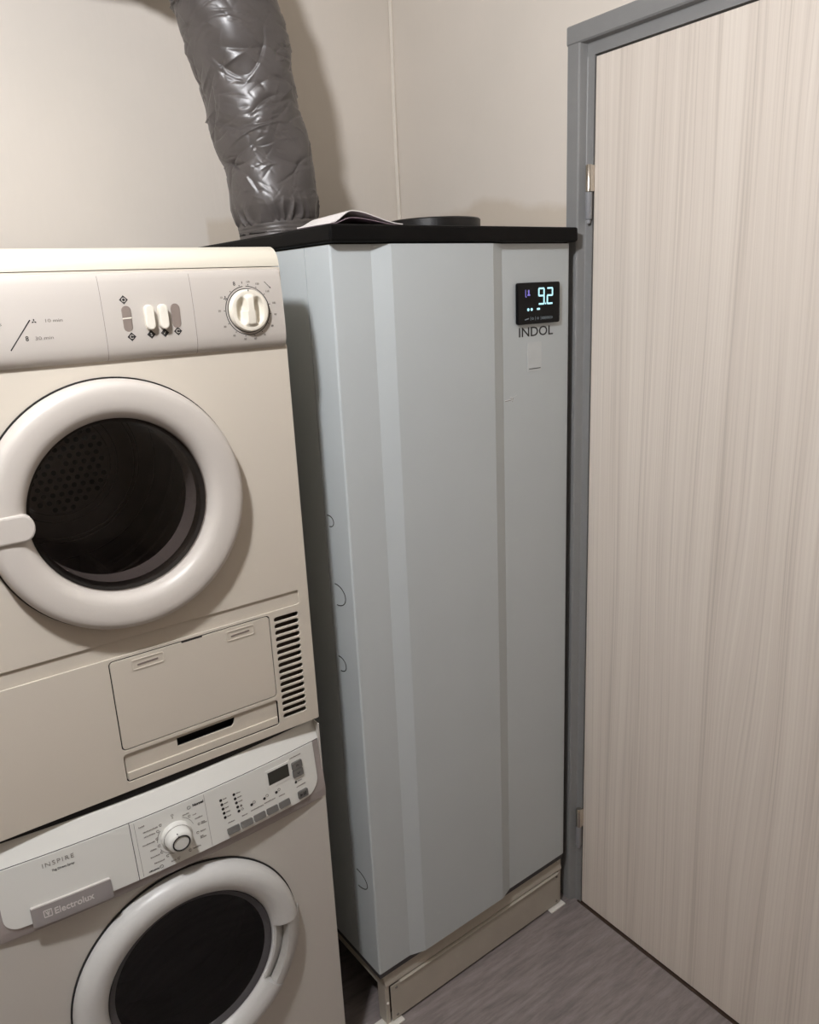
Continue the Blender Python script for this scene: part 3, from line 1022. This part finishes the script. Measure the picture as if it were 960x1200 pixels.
for i in range(-9, 10):
    for j in range(-9, 10):
        x, z = (i + .5 * (j % 2)) * .0165, j * .0143
        if .012 < math.hypot(x, z) < .090:
            hp_.append(circ(DCX + x, DCZ + z, .0050, 10))
o = many(obj('drum_perforations', decal(hp_, lambda x, z: .4078, .0003), 'drumdark', dm))
for a in (155, 275, 35):
    t = math.radians(a)
    bm = bx(-.018, .018, .08, .38, -.055, 0)
    for v in bm.verts:
        if v.co.z < -.03:
            v.co.x *= .35
        x, z = v.co.x, v.co.z + .222
        v.co.x, v.co.z = DCX + x * math.cos(t - PI / 2) - z * math.sin(t - PI / 2), DCZ + x * math.sin(t - PI / 2) + z * math.cos(t - PI / 2)
    obj('drum_lifter', bm, 'drum', dm, bevel=.004)

# ------------------------------------------------------------------ washing machine
wm = thing('washing_machine', 'white front-loading washing machine with control dial standing under the dryer', 'washing machine', (AO[0], AO[1], 0.0), AR)
WCX, WCZ = -.292, .463
bm = bmesh.new()
box(bm, W0, W0 + .002, .003, .58, .012, .835)
box(bm, W1 - .002, W1, .003, .58, .012, .835)
box(bm, W0 + .002, W1 - .002, .578, .58, .012, .835)
box(bm, W0 + .002, W1 - .002, .003, .578, .012, .014)
obj('body', bm, 'washer', wm)
for fx in (W0 + .04, W1 - .04):
    for fy in (.05, .53):
        obj('foot', lathe_z([(0, .0003), (.02, .0003), (.02, .006), (.012, .008), (.012, .013), (0, .013)], fx, fy, 20), 'black', wm)
obj('front_panel', curve_mesh([rrect(W0, W1, .012, .69, .003), circ(WCX, WCZ, .165, 96)], 0.0, .003, .0005), 'washer', wm)
def yb(u, z=.7015):
    return -.022 * (1 - ((u + .3) / .3) ** 2) - .003 + .12 * (max(z, .7015) - .7015)
def bent(u0, u1, z0, z1, dy0, dy1, rc=(0, 0, 0, 0), nu=60, lean=0.0, surf=yb):
    """slab following the bowed fascia; rc = corner radii (bottom-left, bottom-right, top-left, top-right)"""
    us = set(u0 + (u1 - u0) * i / nu for i in range(nu + 1))
    for r, base, sgn in ((max(rc[0], rc[2]), u0, 1), (max(rc[1], rc[3]), u1, -1)):
        if r:
            for i in range(9):
                us.add(base + sgn * r * (1 - math.cos(math.radians(90 * i / 8))))
    us = sorted(us)
    bm = bmesh.new()
    K = 6
    F, Bk = [], []
    for u in us:
        lo, hi = z0, z1
        for r, side in ((rc[0], 0), (rc[1], 1)):
            d = (u - u0) if side == 0 else (u1 - u)
            if r and d < r:
                lo = z0 + r - math.sqrt(max(0, r * r - (r - d) ** 2))
        for r, side in ((rc[2], 0), (rc[3], 1)):
            d = (u - u0) if side == 0 else (u1 - u)
            if r and d < r:
                hi = z1 - r + math.sqrt(max(0, r * r - (r - d) ** 2))
        F.append([bm.verts.new((u, surf(u, lo + (hi - lo) * k / K) + dy0 + lean * (lo + (hi - lo) * k / K - z0), lo + (hi - lo) * k / K)) for k in range(K + 1)])
        Bk.append([bm.verts.new((u, surf(u, lo + (hi - lo) * k / K) + dy1, lo + (hi - lo) * k / K)) for k in range(K + 1)])
    n = len(us)
    for i in range(n - 1):
        for k in range(K):
            bm.faces.new((F[i][k], F[i + 1][k], F[i + 1][k + 1], F[i][k + 1]))
            bm.faces.new((Bk[i][k], Bk[i][k + 1], Bk[i + 1][k + 1], Bk[i + 1][k]))
        bm.faces.new((F[i][0], Bk[i][0], Bk[i + 1][0], F[i + 1][0]))
        bm.faces.new((F[i][K], F[i + 1][K], Bk[i + 1][K], Bk[i][K]))
    for k in range(K):
        bm.faces.new((F[0][k], F[0][k + 1], Bk[0][k + 1], Bk[0][k]))
        bm.faces.new((F[-1][k], Bk[-1][k], Bk[-1][k + 1], F[-1][k + 1]))
    bmesh.ops.remove_doubles(bm, verts=bm.verts, dist=1e-6)
    return bm
# worktop edge: rounded bowed front strip above the control panel
bm = bmesh.new()
rows = []
tp = [(.60, .8445), (.045, .8445), (.030, .8437), (.0215, .8415), (.0165, .838), (.0125, .832), (.0065, .820), (.0025, .8130), (.0005, .8098), (.03, .8098), (.60, .8098)]
NU = 48
for i in range(NU + 1):
    u = W0 + (W1 - W0) * i / NU
    rows.append([bm.verts.new((u, (yb(u, .8085) + y) if y < .1 else y - .02, z)) for y, z in tp])
for i in range(NU):
    for j in range(len(tp)):
        k = (j + 1) % len(tp)
        bm.faces.new((rows[i][j], rows[i][k], rows[i + 1][k], rows[i + 1][j]))
bm.faces.new(rows[0])
bm.faces.new(list(reversed(rows[-1])))
obj('worktop', bm, 'washer_top', wm, smooth=True)
obj('stack_gap_shadow', bent(W0 + .003, W1 - .003, .836, .8487, .011, .045), 'black', wm)  # black strip put in as the shadow line under the dryer
obj('joint_seal', bent(W0 + .002, W1 - .002, .8075, .8098, .002, .02), 'black', wm)
bm = bmesh.new()
rows = []
tz = [(.8078, 1.0), (.75, 1.0), (.7015, 1.0), (.6985, .99), (.6955, .97), (.6920, .94), (.6880, .90), (.6850, .86), (.6832, .82)]
for i in range(61):
    u = W0 + (W1 - W0) * i / 60
    rows.append([bm.verts.new((u, (yb(u, z) if z > .7 else yb(u) * k) + .0015, z)) for z, k in tz] + [bm.verts.new((u, .016, .6832)), bm.verts.new((u, .016, .8078))])
for i in range(60):
    for j in range(len(rows[0])):
        k = (j + 1) % len(rows[0])
        bm.faces.new((rows[i][j], rows[i][k], rows[i + 1][k], rows[i + 1][j]))
bm.faces.new(rows[0])
bm.faces.new(list(reversed(rows[-1])))
tb = obj('trim_band', bm, 'trimgrey', wm, smooth=True)
cp = obj('control_panel', bent(-.3610, -.0155, .7015, .8076, -.0008, .0013, (0, .034, 0, 0)), 'washer_pn', wm, smooth=True)
dw = obj('detergent_drawer', bent(-.5585, -.3622, .7015, .8076, -.0008, .0013, (.022, 0, 0, 0)), 'washer_pn', wm, smooth=True)
obj('drawer_gap', bent(-.3622, -.3610, .700, .8076, .0002, .001), 'ink', dw)
SW = lambda x, z: yb(x, z) - .0009
gp = obj('drawer_grip', bent(-.5215, -.4045, .6955, .7285, -.0065, .001, (.003, .003, .003, .003), lean=.06), 'grip', dw, smooth=True)
obj('grip_edge', bent(-.5205, -.4055, .7275, .7297, -.0050, .0), 'gripmark', gp)
SG = lambda x, z: yb(x, z) - .0066 + .06 * (z - .6955)
obj('lettering', text_mesh('Electrolux', -.4905, .7075, .0150, 'LEFT', surf=lambda x, z: SG(x, z) - .0004, sx=.93, bold=.0002), 'gripmark', gp)
e_ = [seg(-.5045, .7075, -.4935, .7075, .0012), seg(-.5045, .7185, -.4935, .7185, .0012), seg(-.5045, .7075, -.5045, .7185, .0012), seg(-.4935, .7075, -.4935, .7185, .0012), seg(-.4990, .7095, -.4990, .7165, .0014), seg(-.5020, .7165, -.4990, .7095, .0010), seg(-.4960, .7165, -.4990, .7095, .0010)]
obj('emblem', decal(e_, SG), 'gripmark', gp)
obj('lettering', text_mesh('INSPIRE', -.4940, .7885, .0108, 'LEFT', surf=lambda x, z: SW(x, z) - .0003, sx=1.05, spacing=1.25, bold=-.0001), 'ink_soft', dw)
obj('lettering', text_mesh('7kg Direct Spray', -.4815, .7775, .0052, 'LEFT', surf=lambda x, z: SW(x, z) - .0003, sx=.92), 'ink', dw)
# dial panel and dial
for q in (-.2365, -.3545):
    obj('dial_plate_joint', decal([seg(q, .7035, q, .805, .0005)], SW, .0001), 'ink_soft', cp)
WKX, WKZ = -.2925, .7530
wy = yb(WKX, WKZ)
wd = obj('programme_dial', lathe_y([(.0262, wy + .0035), (.0258, wy - .004), (.0240, wy - .0065), (.0222, wy - .0075), (.0215, wy - .016), (.0200, wy - .0225), (.0180, wy - .0250), (.0150, wy - .0258), (.0132, wy - .0258), (.0128, wy - .0250), (.0, wy - .0252)], WKX, WKZ, 64), 'washer_pn', wm, smooth=True)
obj('dial_groove', lathe_y([(.0126, wy - .0256), (.0130, wy - .0264), (.0150, wy - .0264), (.0152, wy - .0254), (.0126, wy - .0254)], WKX, WKZ, 48), 'ink', wd)
obj('dial_base_line', lathe_y([(.0226, wy - .0074), (.0232, wy - .0076), (.0232, wy - .0068), (.0226, wy - .0068)], WKX, WKZ, 48), 'ink_soft', wd)
obj('pointer', decal([seg(WKX - .003, WKZ + .0145, WKX - .0045, WKZ + .0200, .0018)], lambda x, z: wy - .0258 + max(0, (math.hypot(x - WKX, z - WKZ) - .015)) * .55, .0004), 'ink', wd)
marks = arc_segs(WKX, WKZ, .0315, math.radians(62), math.radians(14), .0006, 16) + arc_segs(WKX, WKZ, .0315, math.radians(178), math.radians(140), .0006, 14) + arc_segs(WKX, WKZ, .0315, math.radians(262), math.radians(205), .0006, 16)
marks.append(circ(WKX - .001, WKZ + .0345, .0011, 8))
marks += arc_segs(WKX - .001, WKZ + .0395, .0019, 0, 2 * PI, .0006, 10)
many(obj('dial_mark', decal(marks, SW), 'ink_soft', cp))
def micro(u0, u1, z, hgt=.0024):
    """tiny illegible print: a row of short strokes"""
    out = []
    x = u0
    while x < u1 - .0008:
        w = random.choice((.0009, .0012, .0015))
        k = random.uniform(.6, 1.0)
        out.append([(x, z), (x + w, z), (x + w, z + hgt * k), (x, z + hgt * k)])
        x += w + .0006
    return out
mp_ = []
for u0, u1, z in ((-.343, -.3185, .7815), (-.343, -.324, .7725), (-.3475, -.3285, .7580), (-.3375, -.327, .7435), (-.339, -.324, .7310), (-.3345, -.317, .7180),
                  (-.2770, -.2645, .7830), (-.2605, -.2535, .7760), (-.2575, -.2435, .7670), (-.2485, -.2425, .7560), (-.2485, -.2385, .7530), (-.2520, -.2430, .7395), (-.2540, -.2475, .7300), (-.2540, -.2435, .7270), (-.2690, -.2560, .7140), (-.3485, -.339, .7935), (-.308, -.300, .7085)):
    mp_ += micro(u0, u1, z)
many(obj('small_print', decal(mp_, SW), 'ink_soft', cp))
obj('lettering', text_mesh('Normal', -.2580, .7925, .0062, 'LEFT', surf=lambda x, z: SW(x, z) - .0003, bold=.0003), 'ink', cp)
bold = micro(-.3455, -.3285, .7065, .003)
sy = arc_segs(-.2645, .7935, .0030, 0, 2 * PI, .0005, 6) + arc_segs(-.3245, .7085, .0030, 0, 2 * PI, .0005, 6)
many(obj('printed_symbol', decal(bold + sy, SW), 'ink', cp))
sy2 = []
for u, z in ((-.3145, .7835), (-.3205, .7745), (-.3235, .7615), (-.3225, .7475), (-.3200, .7340), (-.3120, .7230), (-.2660, .7775), (-.2525, .7555), (-.2570, .7405), (-.2745, .7145), (-.2950, .7095)):
    sy2 += arc_segs(u, z, .0021, .3, 5.5, .0008, 8)
many(obj('printed_symbol', decal(sy2, SW), 'ink_soft', cp))
# indicator holes
for u, z in [(-.209 + .0007 * k, .7804 - .0089 * k) for k in range(5)] + [(-.1842 + .001 * k, .7801 - .0089 * k) for k in range(5)] + [(-.1551, .7448), (-.1294, .7444), (-.1046, .7447), (-.0623, .7447)]:
    obj('indicator', decal([circ(u, z, .0026, 14)], SW, .0005), 'ink', cp)
mp_ = []
for k in range(5):
    mp_ += micro(-.2050 + .0007 * k, -.1975 + .0007 * k, .7795 - .0089 * k)
    if k < 3:
        mp_ += micro(-.1800 + .001 * k, -.1715 + .001 * k, .7792 - .0089 * k)
mp_ += micro(-.2035, -.190, .7305, .0022) + micro(-.176, -.166, .7310, .0022) + micro(-.158, -.134, .7325, .0022) + micro(-.131, -.108, .7340, .0022) + micro(-.101, -.087, .7330, .0022) + micro(-.068, -.044, .7960, .0022) + micro(-.058, -.049, .7440) + micro(-.0625, -.042, .7330, .0022)
for u in (-.150, -.1235, -.0985):
    mp_ += arc_segs(u, .7475, .0026, 0, 2 * PI, .0007, 10)
mp_ += [circ(-.1745, .7530, .0022, 8)] + arc_segs(-.1735, .7455, .0026, 0, 2 * PI, .0006, 4)
many(obj('small_print', decal(mp_, SW), 'ink_soft', cp))
for k in range(5):
    u = -.1955 + .0258 * k
    obj('push_button', bent(u - .0112, u + .0112, .7105, .7215, -.0055, .0, (.0015, .0015, .0015, .0015), nu=8, lean=.25), 'btngrey', wm)
lc = obj('display', bent(-.1205, -.0705, .7590, .7950, -.0018, .0, (.002, .002, .002, .002), nu=12), 'washer_pn', wm)
obj('display_screen', bent(-.1165, -.0735, .7650, .7905, -.0022, -.0015, nu=12), 'lcd', lc)
def chev(u, z, s, w):
    return [seg(u - .003, z - .0015 * s, u, z + .0015 * s, w), seg(u, z + .0015 * s, u + .003, z - .0015 * s, w)]
for z, s in ((.7795, 1), (.7630, -1)):
    ab = obj('push_button', bent(-.0665, -.0450, z - .0075, z + .0075, -.0045, .0, (.002, .002, .002, .002), nu=8), 'btngrey', wm)
    obj('arrow', decal(chev(-.0555, z, s, .0012), lambda x, z: yb(x, z) - .0046), 'ink', ab)
pb = obj('push_button', bent(-.0625, -.0415, .7085, .7235, -.0045, .0, (.002, .002, .002, .002), nu=8), 'btngrey', wm)
obj('start_sign', decal([[(-.0590, .7125), (-.0530, .7160), (-.0590, .7195)], seg(-.0505, .7125, -.0505, .7195, .0017), seg(-.0470, .7125, -.0470, .7195, .0017)], lambda x, z: yb(x, z) - .0046), 'ink', pb)
# door
A0, A1 = math.radians(4), math.radians(-38)
rp = [(.1485, .002), (.1495, -.012), (.1535, -.020), (.160, -.0265), (.170, -.0310), (.181, -.0325), (.190, -.0300), (.197, -.0250), (.2015, -.0185), (.2035, -.011), (.2035, -.003), (.19, -.001), (.17, .002)]
wr = obj('door', lathe_y(rp, WCX, WCZ, 120, A0, A1 + 2 * PI), 'washer_ring', wm, smooth=True)
rp2 = [(.1485, .002), (.1495, -.012), (.152, -.0165), (.156, -.017), (.162, -.013), (.170, -.0085), (.178, -.006), (.186, -.003), (.186, .002)]
obj('finger_recess', lathe_y(rp2, WCX, WCZ, 30, A1, A0), 'washer_ring', wr, smooth=True)
hpf = [(.1735, -.010), (.1725, -.022), (.1750, -.0290), (.1810, -.0308), (.190, -.0288), (.1975, -.0238), (.2035, -.0165), (.2080, -.0090), (.2110, -.0035), (.2122, -.0006), (.1760, -.0004)]
obj('door_handle', lathe_y(hpf, WCX, WCZ, 30, A1 + .004, A0 - .006), 'handle', wr, smooth=True)
obj('door_seal', lathe_y([(.1995, -.0028), (.2062, -.0028), (.2062, -.0004), (.1995, -.0004)], WCX, WCZ, 96), 'black', wr)
obj('glass_rim', lathe_y([(.1492, -.010), (.1478, -.0125), (.1372, -.006), (.1335, .010), (.1335, .03), (.149, .03)], WCX, WCZ, 96), 'gasket', wr, smooth=True)
obj('door_glass', lathe_y([(.1374, -.0055), (.128, -.0030), (.105, .0025), (.075, .0070), (.04, .0098), (0, .0105)], WCX, WCZ, 96), 'glass_w', wr, smooth=True)
dw_p = [(.134, .031), (.165, .035), (.165, .075), (.14, .09), (.235, .095)]
yy = .10
for i in range(5):
    dw_p += [(.235, yy), (.235, yy + .05), (.231, yy + .055)]
    yy += .06
dw_p += [(.235, .42), (0, .43)]
obj('drum', lathe_y(dw_p, WCX, WCZ, 96), 'drum_w', wm, smooth=True)

# the fascia leans back, so its height along Z is a little less than along its own face
def fascia_z(z):
    if z <= .7015:
        return z
    if z <= .8098:
        return .7015 + (z - .7015) * .925
    return .8017 + (z - .8098) * (.8445 - .8017) / (.8445 - .8098)
def lean_down(o):
    for v in o.data.vertices:
        v.co.z = fascia_z(v.co.z)
    for ch in o.children:
        lean_down(ch)
for ch in wm.children:
    if ch.name.split('.')[0] in ('worktop', 'joint_seal', 'trim_band', 'control_panel', 'detergent_drawer', 'programme_dial', 'push_button', 'display'):
        lean_down(ch)

# ------------------------------------------------------------------ ceiling lamp (above the frame)
lp_ = thing('ceiling_lamp', 'pendant ceiling lamp above the appliances, with an added hood that blocks upward light', 'lamp', (LAMP[0], LAMP[1], LAMP[2]))
zl = LAMP[2]
obj('rose', lathe_z([(0, CEIL - .0005), (.05, CEIL - .0005), (.05, CEIL - .012), (.02, CEIL - .03), (0, CEIL - .03)], 0, 0, 40), 'ceiling', lp_, smooth=True)
obj('cord', lathe_z([(0, CEIL - .025), (.004, CEIL - .025), (.004, zl + .105), (0, zl + .105)], 0, 0, 12), 'black', lp_, smooth=True)
obj('added_hood', lathe_z([(0, zl + .112), (.04, zl + .110), (.09, zl + .095), (.13, zl + .070), (.150, zl + .045), (.147, zl + .045), (.127, zl + .067), (.088, zl + .091), (.04, zl + .105), (0, zl + .107)], 0, 0, 48), 'ceiling', lp_, smooth=True)  # unseen lampshade, added to keep direct light off the ceiling
M['bulb'] = emit('bulb_glow', (255, 240, 222), 6.0)
obj('bulb', lathe_z([(0, zl + .107), (.016, zl + .106), (.018, zl + .08), (.012, zl + .065), (.0, zl + .06)], 0, 0, 32), 'bulb', lp_, smooth=True)

for o in bpy.data.objects:
    for k in ('shift_', 'zb_'):
        if k in o:
            del o[k]
